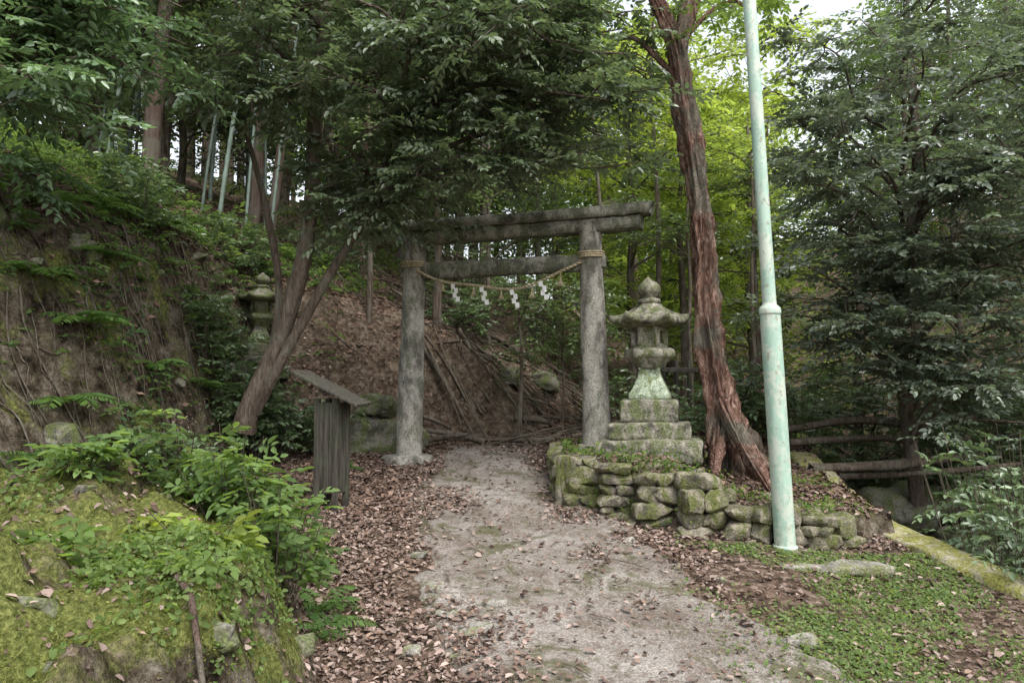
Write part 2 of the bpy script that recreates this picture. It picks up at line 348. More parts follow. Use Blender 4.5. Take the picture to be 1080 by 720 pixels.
def lantern(loc,rz,sc_=1,tilt=0,M1=None,M2=None):
    M1=M1 or M_lant;M2=M2 or M_lantg
    e=empty('stone_lantern',loc)
    def fin(nm,bm,mt):
        bm.transform(Matrix.Translation(loc)@Matrix.Rotation(tilt,4,'Y')@Matrix.Rotation(rz,4,'Z')@Matrix.Scale(sc_,4));bm_obj(nm,bm,mt,e)
    b1=bmesh.new();rough_box(b1,(0,0,.07),(1.08,1.05,.24),0,.035,6,.03);rough_box(b1,(0.0,.02,.27),(.84,.8,.18),.03,.025,6,.03);rough_box(b1,(0,.02,.48),(.6,.58,.24),0,.02,6,.03);fin('base_steps',b1,M1)
    b1=bmesh.new();q=1.414
    poly_loft(b1,4,[(.2*q,.59,0),(.215*q,.62,0),(.21*q,.66,0),(.185*q,.71,0),(.16*q,.76,0),(.14*q,.81,0),(.125*q,.85,0),(.11*q,.92,0),(.12*q,.94,0)],8,math.pi/4);fin('pedestal',b1,M2)
    b1=bmesh.new()
    poly_loft(b1,6,[(.15,.93,0),(.17,.96,0),(.19,1.0,0),(.26,1.05,0),(.275,1.07,0),(.275,1.13,0),(.25,1.15,0),(.2,1.165,0)],6);fin('lamp_platform',b1,M1)
    b1=bmesh.new()
    poly_loft(b1,6,[(.19,1.155,0),(.195,1.16,0),(.195,1.2,0),(.18,1.205,0)],4);poly_loft(b1,6,[(.18,1.335,0),(.2,1.34,0),(.2,1.4,0),(.18,1.41,0)],4)
    for k in range(6):
        a=k*math.pi/3;rough_box(b1,(math.cos(a)*.165,math.sin(a)*.165,1.27),(.06,.06,.17),a,.004,2,.01)
    for k in (1,4):
        a=k*math.pi/3+math.pi/6;rough_box(b1,(math.cos(a)*.145,math.sin(a)*.145,1.27),(.03,.15,.16),a,.004,2,.008)
    fin('light_chamber',b1,M1)
    b1=bmesh.new()
    poly_loft(b1,6,[(.2,1.375,0),(.36,1.40,.03),(.41,1.415,.05),(.425,1.44,.06),(.415,1.475,.06),(.34,1.495,.025),(.26,1.53,.012),(.19,1.58,.005),(.14,1.62,.0),(.13,1.64,0),(.1,1.65,0)],10);fin('roof',b1,M1)
    b1=bmesh.new()
    prof=[(.06,1.63),(.12,1.65),(.13,1.67),(.12,1.69),(.07,1.705),(.07,1.715),(.10,1.735),(.125,1.77),(.13,1.81),(.115,1.85),(.08,1.885),(.035,1.915),(.008,1.94)]
    poly_loft(b1,12,[(r,z,0) for r,z in prof],2);fin('jewel_finial',b1,M1)
lantern((1.5,8.05,.93),-.25)
lantern((-3.4,9.9,float(H(-3.4,9.9))-.4),.3,.72,.03,M_boul,M_boul)
# torii
TM=(-.15,8.81,-.02);ang=-.31;PX0=1.18
e=empty('torii_gate',TM)
def tor(nm,bm,mt): bm.transform(Matrix.Translation(TM)@Matrix.Rotation(ang,4,'Z'));return bm_obj(nm,bm,mt,e)
for s,nm in((-1,'pillar_left'),(1,'pillar_right')):
    g=G();P=[(s*(PX0-.07*t),0,.6+2.96*t) for t in np.linspace(0,1,12)]
    tube(g,P,np.linspace(.166,.128,12),28,.05,s,80,freq=9)
    ca,sa=math.cos(ang),math.sin(ang);V=g.V[0];g.V[0]=np.stack([V[:,0]*ca-V[:,1]*sa+TM[0],V[:,0]*sa+V[:,1]*ca+TM[1],V[:,2]],1)
    g.build(nm,M_torii,e,True)
b1=bmesh.new();poly_loft(b1,16,[(.34,.55,0),(.33,.82,0),(.3,.86,0),(.17,.87,0)],2,0,(-PX0,0,0),.02);tor('base_stone_left',b1,M_torii)
b1=bmesh.new();poly_loft(b1,16,[(.3,.75,0),(.29,1.0,0),(.26,1.03,0),(.17,1.04,0)],2,0,(PX0,0,0),.02);tor('base_stone_right',b1,M_torii)
def beam(bm,hl,z0,z1,w0,w1,sori,n=80,slant=.0):
    prev=None
    for i in range(n+1):
        u=-1+2*i/n;ring=[]
        zz=sori*abs(u)**2.5
        for (yy,z) in [(-w0/2,z0),(-(w0*.5+w1*.5)/2,(z0+z1)/2),(-w1/2,z1-.015),(-w1/2+.02,z1),(0,z1+.012),(w1/2,z1),((w0*.5+w1*.5)/2,(z0+z1)/2),(w0/2,z0),(0,z0),(-w0/2+.015,z0)]:
            x=u*(hl+slant*(z-z0));p=Vector((x,yy,z+zz));p+=noise.noise_vector(p*7)*.014+noise.noise_vector(p*25)*.007
            ring.append(bm.verts.new(p))
        m=len(ring)
        if prev:
            for k in range(m): bm.faces.new((prev[k],prev[(k+1)%m],ring[(k+1)%m],ring[k]))
        else: bm.faces.new(ring)
        prev=ring
    bm.faces.new(list(reversed(prev)))
b1=bmesh.new();beam(b1,1.70,3.47,3.615,.21,.22,.015,slant=.15);tor('lower_lintel',b1,M_lintel)
b1=bmesh.new();beam(b1,1.81,3.62,3.75,.29,.27,.02,slant=.3);tor('top_lintel',b1,M_lintel)
b1=bmesh.new();beam(b1,1.08,3.03,3.22,.13,.13,0);tor('tie_beam',b1,M_lintel)
for s in(-1,1):
    b1=bmesh.new();rough_box(b1,(s*1.24,0,3.13),(.1,.1,.14),0,.004,2,.01);tor('tie_wedge',b1,M_lintel)
g=G();x=np.linspace(-1.04,1.04,30);zr=3.11-.27*(1-(x/1.04)**2)*(1+.12*np.sin(x*5))
ca,sa=math.cos(ang),math.sin(ang)
W=lambda x,y,z:np.stack([x*ca-y*sa+TM[0],x*sa+y*ca+TM[1],z+0*x],-1)
for ph in(0,math.pi):
    xx=np.linspace(-1.04,1.04,160);zz=np.interp(xx,x,zr);th=xx*70+ph
    tube(g,W(xx,-.11+.009*np.cos(th),zz+.009*np.sin(th)),[.011]*160,6,n=200)
for s in(-1,1):
    for k in range(3):
        a=np.linspace(0,2*np.pi,24);rr=.15
        tube(g,W(s*1.12+rr*np.cos(a),rr*np.sin(a),3.17+.025*k+.01*np.sin(a)),[.012]*24,6,n=36)
for x0 in(-.75,-.35,.0,.38,.72):
    z0=float(np.interp(x0,x,zr))
    for k in range(7):
        xx=x0+.06+np.array([0,.01*(k-3)*.3,.012*(k-3)]);tube(g,W(xx,np.full(3,-.11),np.array([z0,z0-.07,z0-.14])),[.005,.004,.003],4,n=4)
g.build('straw_rope',M_rope,e,True)
g=G()
for x0 in(-.55,-.18,.2,.55):
    z0=float(np.interp(x0,x,zr))-.01
    for k in range(4):
        xs=x0+(.028 if k%2 else -.005)+.012*k;zt=z0-.052*k
        q=W(np.array([xs-.025,xs+.025,xs+.03,xs-.02]),np.array([-.125-.01*(k%2)]*4),0)
        q[:,2]=[zt,zt,zt-.062,zt-.062];g.add(q,[[0,1,2,3]])
g.build('paper_streamers',M_paper,e)
# retaining wall
b1=bmesh.new();rl=np.random.default_rng(5)
xx=.5
while xx<2.8:
    w=rl.uniform(.15,.4);xm=xx+w*.5;ym=float(np.interp(xm,*YF));z=float(base(ym))-.14
    zt=float(np.interp(xm,*TP))-.01
    while z<zt-.03:
        h=rl.uniform(.08,.19);dp=rl.uniform(-.03,.04)+.05*(z-float(base(ym)))
        if rl.random()<.45 and w>.22:
            for sgn in(-1,1): facet_rock(b1,(xm+sgn*w*.26,ym+dp+rl.uniform(-.03,.03),z+h*.5),(w*.29,.13,h*.56),24,.97,.12)
        else: facet_rock(b1,(xm+rl.uniform(-.06,.06),ym+dp,z+h*.5),(w*.55,.13,h*.56),26,.97,.1)
        z+=h*.93
    xx+=w*.95
for row in range(3):
    for k in range(5): facet_rock(b1,(.5+rl.uniform(-.02,.02),7.55+k*.22,float(base(7.5+k*.19))+.03+row*.14),(.09,.14,.09),22,.95)
rough_box(b1,(.56,7.33,.72),(.21,.2,.54),-.5,.022,4,.03)
for k in range(34):
    xq=rl.uniform(.75,2.9);yq=float(np.interp(xq,*YF))+rl.uniform(.02,.7)
    facet_rock(b1,(xq,yq,float(H(xq,yq))-.01),(rl.uniform(.06,.17),rl.uniform(.05,.12),rl.uniform(.025,.06)))
for k in range(18):
    xq=rl.uniform(.7,2.9);yq=float(np.interp(xq,*YF))-rl.uniform(.1,.3)
    facet_rock(b1,(xq,yq,float(H(xq,yq))+.0),(rl.uniform(.02,.08),rl.uniform(.02,.06),rl.uniform(.02,.04)))
bm_obj('stone_retaining_wall',b1,M_wall,smooth=False)
b1=bmesh.new()
for x,y,sx,sy in[(-.25,4.75,.16,.1),(-.42,4.95,.1,.08),(-.15,5.1,.12,.07),(-.3,4.45,.1,.08),(-.75,6.0,.09,.06),(1.75,4.6,.13,.09),(-.55,5.4,.08,.07),(.95,6.3,.08,.05),(1.5,5.5,.07,.05),(-.6,4.5,.06,.05)]:
    facet_rock(b1,(x,y,float(H(x,y))+.006),(sx,sy,.03),18)
bm_obj('path_edge_stones',b1,M_slab,smooth=False)
# curb
g=G();yc=np.arange(-12,9.4,.08);xc=np.interp(yc,*XC)
k=np.ones(9)/9;xc=np.convolve(np.pad(xc,4,'edge'),k,'valid')
zc=base(yc)-.1*ss((8.6-yc)/.6)+.05
w=.3
ring=[(-.03,-.5),(-.03,-.02),(-.01,.0),(w*.5,.008),(w-.02,0),(w,-.02),(w,-1.4)]
V=np.zeros((len(yc),7,3))
for i,(dx,dz) in enumerate(ring):
    V[:,i]=np.stack([xc+dx+.035*fbm(yc*3,yc*0+i,41),yc,zc+dz+(.04*fbm(yc*4,yc*0+i,43) if abs(dz)<.1 else 0)],1)
i=np.arange(len(yc)-1)[:,None]*7;kk=np.arange(6)[None]
g.add(V.reshape(-1,3),np.stack([i+kk,i+7+kk,i+8+kk,i+1+kk],-1).reshape(-1,4)[:,::-1]);g.build('mossy_curb',M_curb,smooth=False)
b1=bmesh.new();rough_box(b1,(2.5,5.95,float(H(2.5,5.95))+.01),(.95,.22,.08),.05,.025,5,.02);bm_obj('concrete_slab',b1,M_slab)
for i,(x,y,dz,s) in enumerate([(-1.82,9.75,.22,(.32,.25,.26)),(-1.8,9.8,.6,(.26,.2,.16)),(-1.4,10.1,.1,(.25,.2,.2)),(3.95,7.5,.3,(.25,.3,.25)),(4.6,7.3,.3,(.42,.42,.34)),(4.2,8.3,.3,(.35,.35,.3)),(5.2,8.2,.35,(.45,.5,.35)),(4.1,6.3,.2,(.3,.3,.25)),(4.9,9.6,.3,(.6,.5,.4)),(-.1,11.9,.05,(.25,.2,.15)),(.5,12.6,.05,(.28,.22,.18))]):
    b1=bmesh.new();rock(b1,(x,y,float(H(x,y))+dz),s,i+60,.5,4);bm_obj('boulder',b1,M_boul)
b1=bmesh.new()
for k in range(60):
    x=rl.uniform(-6,-2.6);y=rl.uniform(5,10.5);p=parts(x,y)
    if p[1]<.05: continue
    s=rl.uniform(.04,.16);facet_rock(b1,(x,y,float(p[0])-.02),(s*1.3,s,s*.8))
for k in range(20):
    y=rl.uniform(2.4,4.8);x=rl.uniform(-2.6,-1.0);p=parts(x,y)
    if p[2]<.1: continue
    s=rl.uniform(.03,.09);facet_rock(b1,(x,y,float(p[0])-s*.5),(s*1.4,s,s*.8))
bm_obj('embedded_rocks',b1,M_boul,smooth=False)
# pole
e=empty('metal_pole',(2.28,6.3,.25))
lean=lambda z:(2.29-.041*(z-.3),6.3)
def lathe(nm,prof,mt,sides=32):
    g=G();A=np.linspace(0,2*np.pi,sides,endpoint=False)
    V=np.array([[(lean(z)[0]+r*math.cos(a),lean(z)[1]+r*math.sin(a),z) for a in A] for r,z in prof]).reshape(-1,3)
    i=np.arange(len(prof)-1)[:,None]*sides;k=np.arange(sides)[None];k2=(k+1)%sides
    g.add(V,np.stack([i+k,i+k2,i+sides+k2,i+sides+k],-1).reshape(-1,4));g.build(nm,mt,e,True)
lathe('lower_tube',[(.086,.2),(.086,1),(.085,2.27),(.084,2.3),(.083,2.31)],M_pole)
lathe('collar',[(.083,2.27),(.091,2.272),(.092,2.28),(.092,2.31),(.086,2.33),(.060,2.355),(.058,2.37)],M_pole)
lathe('upper_tube',[(.058,2.33),(.056,4),(.053,7.2),(.04,7.22),(.001,7.225)],M_pole)
lathe('foot_ring',[(.087,.3),(.1,.3),(.1,.33),(.087,.335)],M_pole)
# notice box
bx,by=-1.74,7.2;bz=float(H(bx,by))+.06
e=empty('wooden_notice_box',(bx,by,bz));b1=bmesh.new()
for sx in(-1,1):
    for sy in(-1,1): rough_box(b1,(sx*.1,sy*.1,.44),(.05,.05,1.12),0,.005,4,.006)
for sy in(-1,1):
    for k in range(3): rough_box(b1,(-.06+.06*k,sy*.10,.53),(.057,.022,.86),0,.003,3,.004)
for sx in(-1,1):
    for k in range(2): rough_box(b1,(sx*.102,-.045+.09*k,.53),(.022,.08,.86),0,.003,3,.004)
b1.transform(Matrix.Translation((bx,by,bz))@Matrix.Rotation(-.3,4,'Z'));bm_obj('box_body',b1,M_wood,e)
b1=bmesh.new()
for k in range(3): rough_box(b1,(0,-.14+.14*k,0),(.74,.135,.028),0,.006,4,.006)
rough_box(b1,(-.02,0,-.03),(.05,.36,.035),0,.003,3,.005)
b1.transform(Matrix.Translation((bx-.01,by-.02,bz+1.10))@Matrix.Rotation(-.12,4,'Z')@Matrix.Rotation(.46,4,'Y')@Matrix.Rotation(.05,4,'X'));bm_obj('sloped_roof',b1,M_wood,e)
# fence
e=empty('wooden_fence',(2.9,11,1.1));b1=bmesh.new()
for k in range(9): rough_box(b1,(2.1+.2*k,11.2+.02*k,1.55),(.06,.05,1.1),.1*k,.006,3,.008)
rough_box(b1,(2.9,11.15,1.95),(1.9,.05,.07),.05,.006,5,.008);rough_box(b1,(2.9,11.15,1.4),(1.9,.05,.07),.05,.006,5,.008)
bm_obj('fence_pickets',b1,M_wood,e)
for i,(a,c,r) in enumerate([((3.4,9.6,1.12),(5.8,9.3,1.3),.05),((3.5,9.4,.98),(6.1,9.7,1.02),.045),((3.4,8.5,.74),(5.6,8.9,.85),.055),((3.7,9.0,.6),(5.8,8.5,.8),.035)]):
    g=G();a=np.array(a);c=np.array(c);P=[a,a*.6+c*.4+R.normal(0,.05,3),a*.3+c*.7+R.normal(0,.05,3),c];tube(g,P,[r,r*1.05,r*.9,r*.7],12,.2,i,30);g.build('fallen_log',M_bark,smooth=True)
# debris
g=G()
for k in range(260):
    x=R.uniform(-1.7,1.8);y=R.uniform(10.2,13.8);a=R.uniform(-1.1,1.1)+(math.pi if R.random()<.5 else 0);L=R.uniform(.3,1.5)
    x2=x+L*math.cos(a);y2=y+L*math.sin(a);h_=R.uniform(0,.25)
    P=[(x,y,float(H(x,y))+.03),((x+x2)/2+R.normal(0,.06),(y+y2)/2,(float(H(x,y))+float(H(x2,y2)))/2+h_*.7),(x2,y2,float(H(x2,y2))+h_)]
    r=R.uniform(.005,.02) if k>34 else R.uniform(.03,.06);tube(g,P,[r,r*.9,r*.5],6,.15,k,9)
for k in range(90):
    x=R.uniform(-6,-2);y=R.uniform(5,14);a=R.uniform(-1.2,1.2);L=R.uniform(.2,.6);x2=x+L*math.cos(a);y2=y+L*math.sin(a)
    P=[(q,w_,float(H(q,w_))+.03) for q,w_ in((x,y),((x+x2)/2+.05,(y+y2)/2),(x2,y2))];r=R.uniform(.003,.009);tube(g,P,[r,r*.9,r*.5],5,.1,k,8)
for k in range(60):
    x=R.uniform(-1.3,3.2);y=R.uniform(3.5,8);p=parts(x,y)
    if p[2]>.03 or p[3]>-.1 or p[4]>.3: continue
    a=R.uniform(0,6.28);L=R.uniform(.08,.35);x2=x+L*math.cos(a);y2=y+L*math.sin(a)
    tube(g,[(x,y,float(H(x,y))+.035),((x+x2)/2+.01,(y+y2)/2,float(H((x+x2)/2,(y+y2)/2))+.04),(x2,y2,float(H(x2,y2))+.035)],[.004,.0035,.002],4,n=5)
g.build('fallen_branches',M_bark,smooth=True)
g=G()
for k in range(130):
    y=R.uniform(4.8,10.2);xt=float(np.interp(y,[3,6,9,10.2],[-3.6,-3.25,-2.8,-1.9]));x0=xt-R.uniform(1.0,2.2);n_=8;L=R.uniform(.3,1.2)
    xs=x0+np.linspace(0,L,n_)+np.cumsum(R.normal(0,.02,n_));ysr=y+np.cumsum(R.normal(0,.06,n_));zs=H(xs,ysr)+.025+np.abs(R.normal(0,.02,n_))
    tube(g,np.stack([xs,ysr,zs],1),np.linspace(R.uniform(.004,.014),.002,n_),5,n=20)
g.build('hanging_roots',M_bark,smooth=True)
g=G();P=[(-1.72,3.75,0),(-1.6,3.5,0),(-1.42,3.3,0),(-1.3,3.1,0),(-1.08,2.85,0)];P=[(x,y,float(H(x,y))+.07) for x,y,_ in P];tube(g,P,[.010,.014,.015,.014,.010],8,.2,3,24);g.build('dead_stick',M_cedar,smooth=True)
# ---------------------------------------------------------------- trees
EV=dict(n=12,L=.42,ll=.088,lw=.04,c1=(.065,.095,.06),c2=(.145,.19,.105))
def grow(name,stems,limbs,cfg,lm=M_leaf,bark=M_bark,nsub=8,ntw=9,sublen=.8,twdroop=.2,amp=.12,seed=0,sides=10,flut=0,seg=7):
    e=empty(name,tuple(stems[0][0][0]));w=G();l=G()
    for k,(P,Rd) in enumerate(stems): tube(w,P,Rd,sides,amp,seed+k*3,len(P)*seg,flut=flut)
    O=[];D=[]
    for(s,t,r) in limbs:
        s=np.array(s,float);t=np.array(t,float);Ln=np.linalg.norm(t-s)
        m1=s+(t-s)*.35+np.array([0,0,.10*Ln])+R.normal(0,.05*Ln,3);m2=s+(t-s)*.7+np.array([0,0,.08*Ln])+R.normal(0,.05*Ln,3)
        Q=tube(w,[s,m1,m2,t],[r,r*.75,r*.5,r*.22],6,n=14)
        ld=nrm(t-s)
        for j in range(nsub):
            f=R.uniform(.3,1);q=Q[int(f*13)];az=R.uniform(0,2*np.pi)
            dr=nrm(ld*R.uniform(0,.9)+np.array([math.cos(az),math.sin(az),R.uniform(-.3,.45)]));sl=sublen*R.uniform(.5,1.25)
            p1=q+dr*sl*.5+R.normal(0,.05,3);p2=q+dr*sl+R.normal(0,.08,3)-np.array([0,0,.12*sl])
            prisms(w,[q,p1],[p1,p2],np.array([r*.28,r*.18])+.003,np.array([r*.18,.003])+.001)
            for h in range(ntw):
                f=R.uniform(.15,1);o=q+(p1-q)*min(1,f*2) if f<.5 else p1+(p2-p1)*(2*f-1)
                O.append(o);a2=R.uniform(0,2*np.pi);D.append(dr*.6+np.array([math.cos(a2),math.sin(a2),R.uniform(-.35,.3)])*.9)
    sprays(l,O,D,droop=twdroop,stem=w,**cfg)
    w.build('trunk_and_branches',bark,e,True);l.build('leaves',lm,e);return e
T1=[(-2.9,8.05,1.2),(-2.8,8,1.5),(-2.46,8,2.35),(-2.2,7.9,3.45),(-2.12,7.8,4.75),(-2.0,7.7,5.8),(-1.9,7.6,7.2)]
T2=[(-2.8,8.05,1.4),(-2.35,7.95,2.2),(-1.95,7.9,2.9),(-1.45,7.8,3.7),(-1.25,7.6,4.4),(-1.0,7.4,5.3)]
T3=[(-2.75,8.1,1.5),(-2.6,8.2,2.6),(-2.75,8.2,3.6),(-3.0,8.1,4.6)]
ends=[(1.35,7.7,4.05),(.7,7.3,4.0),(-.1,7.4,3.95),(-.8,7.4,3.8),(1.1,7.0,4.9),(.1,6.8,5.0),(-.9,6.8,4.9),(.6,7.3,5.8),(-.5,7,5.9),(-1.7,6.8,4.6),(-2.5,6.9,5.1),(-3.2,7.0,5.5),(-2.4,6.6,6.1),(1.6,8.2,5.2),(.3,7.6,4.6),(-.4,7.9,5.3),(-1.5,7.2,5.5),(-1.5,7.6,3.6),(1.0,8.0,4.4),(-.4,7.2,4.5),(-1.0,7.9,4.4),(.9,6.9,4.4),(-1.7,7.4,4.1),(.4,7.0,5.3),(1.2,7.6,5.6),(-1.8,8.2,3.6),(.3,7.2,4.1),(1.5,7.2,4.5),(-2.7,7.4,4.6),(-3.3,7.6,4.9),(-2.2,7.0,5.4),(-1.6,7.0,5.0)]
st=[(-1.25,7.6,4.4),(-1.45,7.8,3.7),(-2.12,7.8,4.75),(-1.0,7.4,5.2),(-2.05,7.7,5.5)]
limbs=[(min(st,key=lambda s:np.linalg.norm(np.array(s)-np.array(t))+ (9 if s[2]>t[2]+.3 else 0)),t,.032) for t in ends]
grow('evergreen_tree',[(T1,[.13,.105,.095,.085,.075,.065,.04]),(T2,[.08,.055,.048,.042,.035,.02]),(T3,[.055,.045,.04,.02])],limbs,EV,nsub=8,ntw=9,sublen=.75)
b0=(-5.6,7.3);z0=float(H(*b0))
T=[(b0[0],b0[1],z0-.2),(-5.5,7.2,z0+1),(-5.2,7,z0+2.2),(-5,6.9,z0+3.6)]
ends=[(-3.7,6.0,4.0),(-4.2,5.8,3.7),(-3.2,6.3,4.3),(-4.4,5.9,4.8),(-3.5,6.2,5.2),(-4.6,6.2,5.4),(-3.9,6.6,5.9),(-4.0,6.3,4.5),(-3.0,6.5,5.1),(-4.5,6.4,3.5),(-3.6,6.7,4.7),(-2.9,6.4,4.7),(-4.1,6.0,4.9),(-3.3,6.0,4.8),(-4.8,6.5,4.4)]
grow('evergreen_tree',[(T,[.13,.11,.09,.05])],[((-5.3,7.05,z0+1.4+.3*(k%3)),t,.03) for k,t in enumerate(ends)],dict(EV,c1=(.08,.135,.075),c2=(.18,.27,.135),ll=.1,lw=.042),nsub=8,ntw=8,sublen=.65)
# red bark tree
TR=[(2.38,7.95,.7),(2.33,7.9,1.05),(2.2,7.9,1.6),(2.08,7.9,2.4),(2.07,7.9,3.1),(2.03,7.9,3.8),(1.88,7.9,4.7),(1.8,7.9,5.4),(1.55,7.85,6.0),(1.2,7.8,7.0)]
F2=[(1.82,7.9,5.2),(1.95,7.95,5.8),(2.15,8,6.6),(2.2,8,7.6)]
def root(a,b,c,r): return ([a,b,c],[r,r*.75,r*.3])
st=[(TR,[.19,.18,.14,.115,.11,.11,.10,.095,.07,.03]),(F2,[.075,.07,.055,.03]),
 root((2.22,7.8,1.5),(2.34,7.5,1.05),(2.46,7.05,.64),.095),root((2.28,7.85,1.4),(2.52,7.72,.95),(2.78,7.4,.62),.09),root((2.2,7.85,1.3),(2.08,7.6,.98),(1.98,7.3,.8),.075),root((2.35,8,1.3),(2.65,8.1,.95),(2.9,8.2,.7),.09)]
grow('red_barked_tree',st,[((1.85,7.9,5.0),(.9,8.6,6.0),.04),((1.9,7.9,5.5),(2.9,8.8,6.3),.03),((1.3,7.8,6.8),(.4,8,7),.03),((2.1,8,6.4),(3.0,8.2,6.1),.025),((2.1,8,6.2),(2.6,7.6,5.6),.02)],dict(EV,c1=(.11,.17,.06),c2=(.2,.28,.09)),M_soft,M_red,5,6,.6,amp=.34,sides=48,flut=.75,seg=18)
# right evergreens
T=[(5.1,9.3,-.2),(4.9,9.2,1.2),(4.75,9.0,2.6),(4.9,8.8,4.2),(4.8,8.7,6.2)]
ends=[(3.2,8.3,3.1),(3.3,8.0,3.9),(3.3,8.4,4.8),(3.5,8.2,5.6),(4.0,7.6,2.4),(4.1,7.6,3.2),(4.2,7.4,4.1),(4.3,7.5,5.1),(4.8,7.4,2.9),(4.9,7.2,3.8),(5.0,7.2,4.8),(5.5,7.8,2.4),(5.7,7.6,3.3),(5.8,7.7,4.3),(5.9,7.9,5.4),(3.7,9.4,2.6),(4.3,9.8,3.6),(3.8,9.6,4.6),(5.4,8.6,1.9),(4.6,7.9,1.9),(4.9,8.0,6.2),(6.4,8.6,3.2),(4.5,7.3,3.4),(3.7,7.8,3.5),(5.3,7.3,4.2),(3.6,8.4,2.3),(5.2,7.6,1.7),(3.5,7.8,4.5)]
GRY=dict(EV,ll=.08,lw=.042,c1=(.08,.105,.082),c2=(.17,.212,.152))
grow('evergreen_tree',[(T,[.10,.085,.07,.06,.04])],[((4.82,9.0,min(max(t[2]-.8,1.0),5.5)),t,.028) for t in ends],GRY,nsub=8,ntw=10,sublen=.75)
def auto(name,x,y,h,r,spread,z0f,nl,cfg,lm=M_leaf,bark=M_bark,nsub=6,ntw=6,leanx=0,sublen=.9):
    z=float(H(x,y));T=[(x+leanx*t+R.normal(0,.04*h*.3*t),y+R.normal(0,.1*t),z-.2+h*t) for t in np.linspace(0,1,6)]
    L=[]
    for k in range(nl):
        t=R.uniform(z0f,1);p=catmull(T,20)[int(t*19)];a=R.uniform(0,2*np.pi);ln=spread*R.uniform(.5,1.1)*(1.15-.6*max(0,(t-.6)/.4))
        L.append((p,(p[0]+ln*math.cos(a),p[1]+ln*math.sin(a),p[2]+R.uniform(-.1,.6)*ln),r*.3))
    return grow(name,[(T,np.linspace(r,r*.35,6))],L,cfg,lm,bark,nsub,ntw,sublen)
MID=dict(n=10,L=.5,ll=.12,lw=.055,simple=True)
dk=dict(MID,c1=(.055,.082,.05),c2=(.12,.165,.085));gr=dict(MID,c1=(.09,.14,.06),c2=(.17,.24,.09));yl=dict(MID,ll=.12,lw=.07,c1=(.19,.26,.07),c2=(.33,.40,.13))
for x,y,h in[(2.3,14,7),(3.4,14.5,6.8),(5.2,16,7.5),(3.0,18,9),(6.5,20,9)]:
    auto('maple_tree',x,y,h,.09,2.0,.3,16,yl,M_soft,nsub=6,ntw=7,sublen=1)
for x,y,h in[(4.4,13.2,7.4),(2.5,12.8,7.6)]:
    auto('maple_tree',x,y,h,.06,1.6,.6,9,dict(yl,ll=.1,lw=.055),M_soft,nsub=6,ntw=5,sublen=.8)
for x,y,h,c in[(-1.9,15.5,8,dk),(-3.9,16,7,dk),(-.6,15,7.5,dk),(.6,16,8,dk),(6.8,12.5,7.5,gr),(7.2,10,6.5,dict(GRY,simple=True,ll=.1)),(8.5,14,9,gr),(10,18,11,dk),(5.6,12,5,dk),(9,11,8,dk),(7.0,8.4,5.5,dict(GRY,simple=True,ll=.1)),(-5.6,15.5,6,dk),(-7.2,15.8,6,dk),(-9,15,6,dk),(-10.5,13.5,6,gr),(-8.6,12.2,5,dk),(-6.4,13.4,5,gr),(-2.6,17,7,dk)]:
    auto('broadleaf_tree',x,y,h,.09,2.0,.15,16,c,nsub=6,ntw=7)
for x,y,h,r in[(.13,10.6,2.6,.04),(1.35,11.6,6,.045),(-2.1,10.8,3.5,.05),(-1.15,11.4,3.2,.08),(.75,11.0,2.5,.025),(3.0,12.4,4.5,.045),(4.2,12.8,5,.05),(-.4,12.6,4,.045)]:
    auto('slender_tree',x,y,h,r,.9,.6,6,dict(gr,ll=.09,lw=.045),nsub=5,ntw=5,sublen=.6)
for x,y,r,lx in[(-5.6,11.2,.14,.4),(-4.3,12,.11,.3),(-3.9,11.6,.08,.7),(-7.5,13,.15,.2),(-3.1,11,.07,.5),(-2.7,13,.11,.3)]:
    auto('cedar_tree',x,y,8.5,r,1.8,.36,18,dk,bark=M_cedar,leanx=lx,nsub=6,ntw=6)
for k in range(17):
    x=R.uniform(-8.5,-2.6);y=R.uniform(11.5,15);z=float(H(x,y))
    if k<5: x=-4.9+.3*k+R.uniform(-.15,.15);y=11.0+R.uniform(0,1.2);z=float(H(x,y))
    lx=R.uniform(-.3,.9);w=G();r=R.uniform(.025,.042);col=np.array([.15,.20,.16])*R.uniform(.6,1.15);n=34
    P=[]
    for i in range(n):
        t=i/(n-1);P.append((x+lx*t*t*1.5+lx*t,y+.3*t,z-.1+9*t))
    P=catmull(P,n*3);Rr=np.tile([1,.93,.95],n)*np.linspace(r,r*.5,n*3);Rr[::3]*=1.12
    tube(w,P,Rr,8,n=n*3,col=col)
    e=empty('bamboo',(x,y,z));w.build('culm',M_bam,e,True)
    l=G();m=70;ii=R.integers(36,n*3,m);az=R.uniform(0,6.28,m);O=P[ii];D=np.stack([np.cos(az),np.sin(az),R.uniform(0,.6,m)],1)
    sprays(l,O,D,n=12,L=1.0,ll=.13,lw=.03,c1=(.09,.13,.05),c2=(.16,.22,.08),droop=.4,stem=w,simple=True);l.build('bamboo_leaves',M_soft,e)
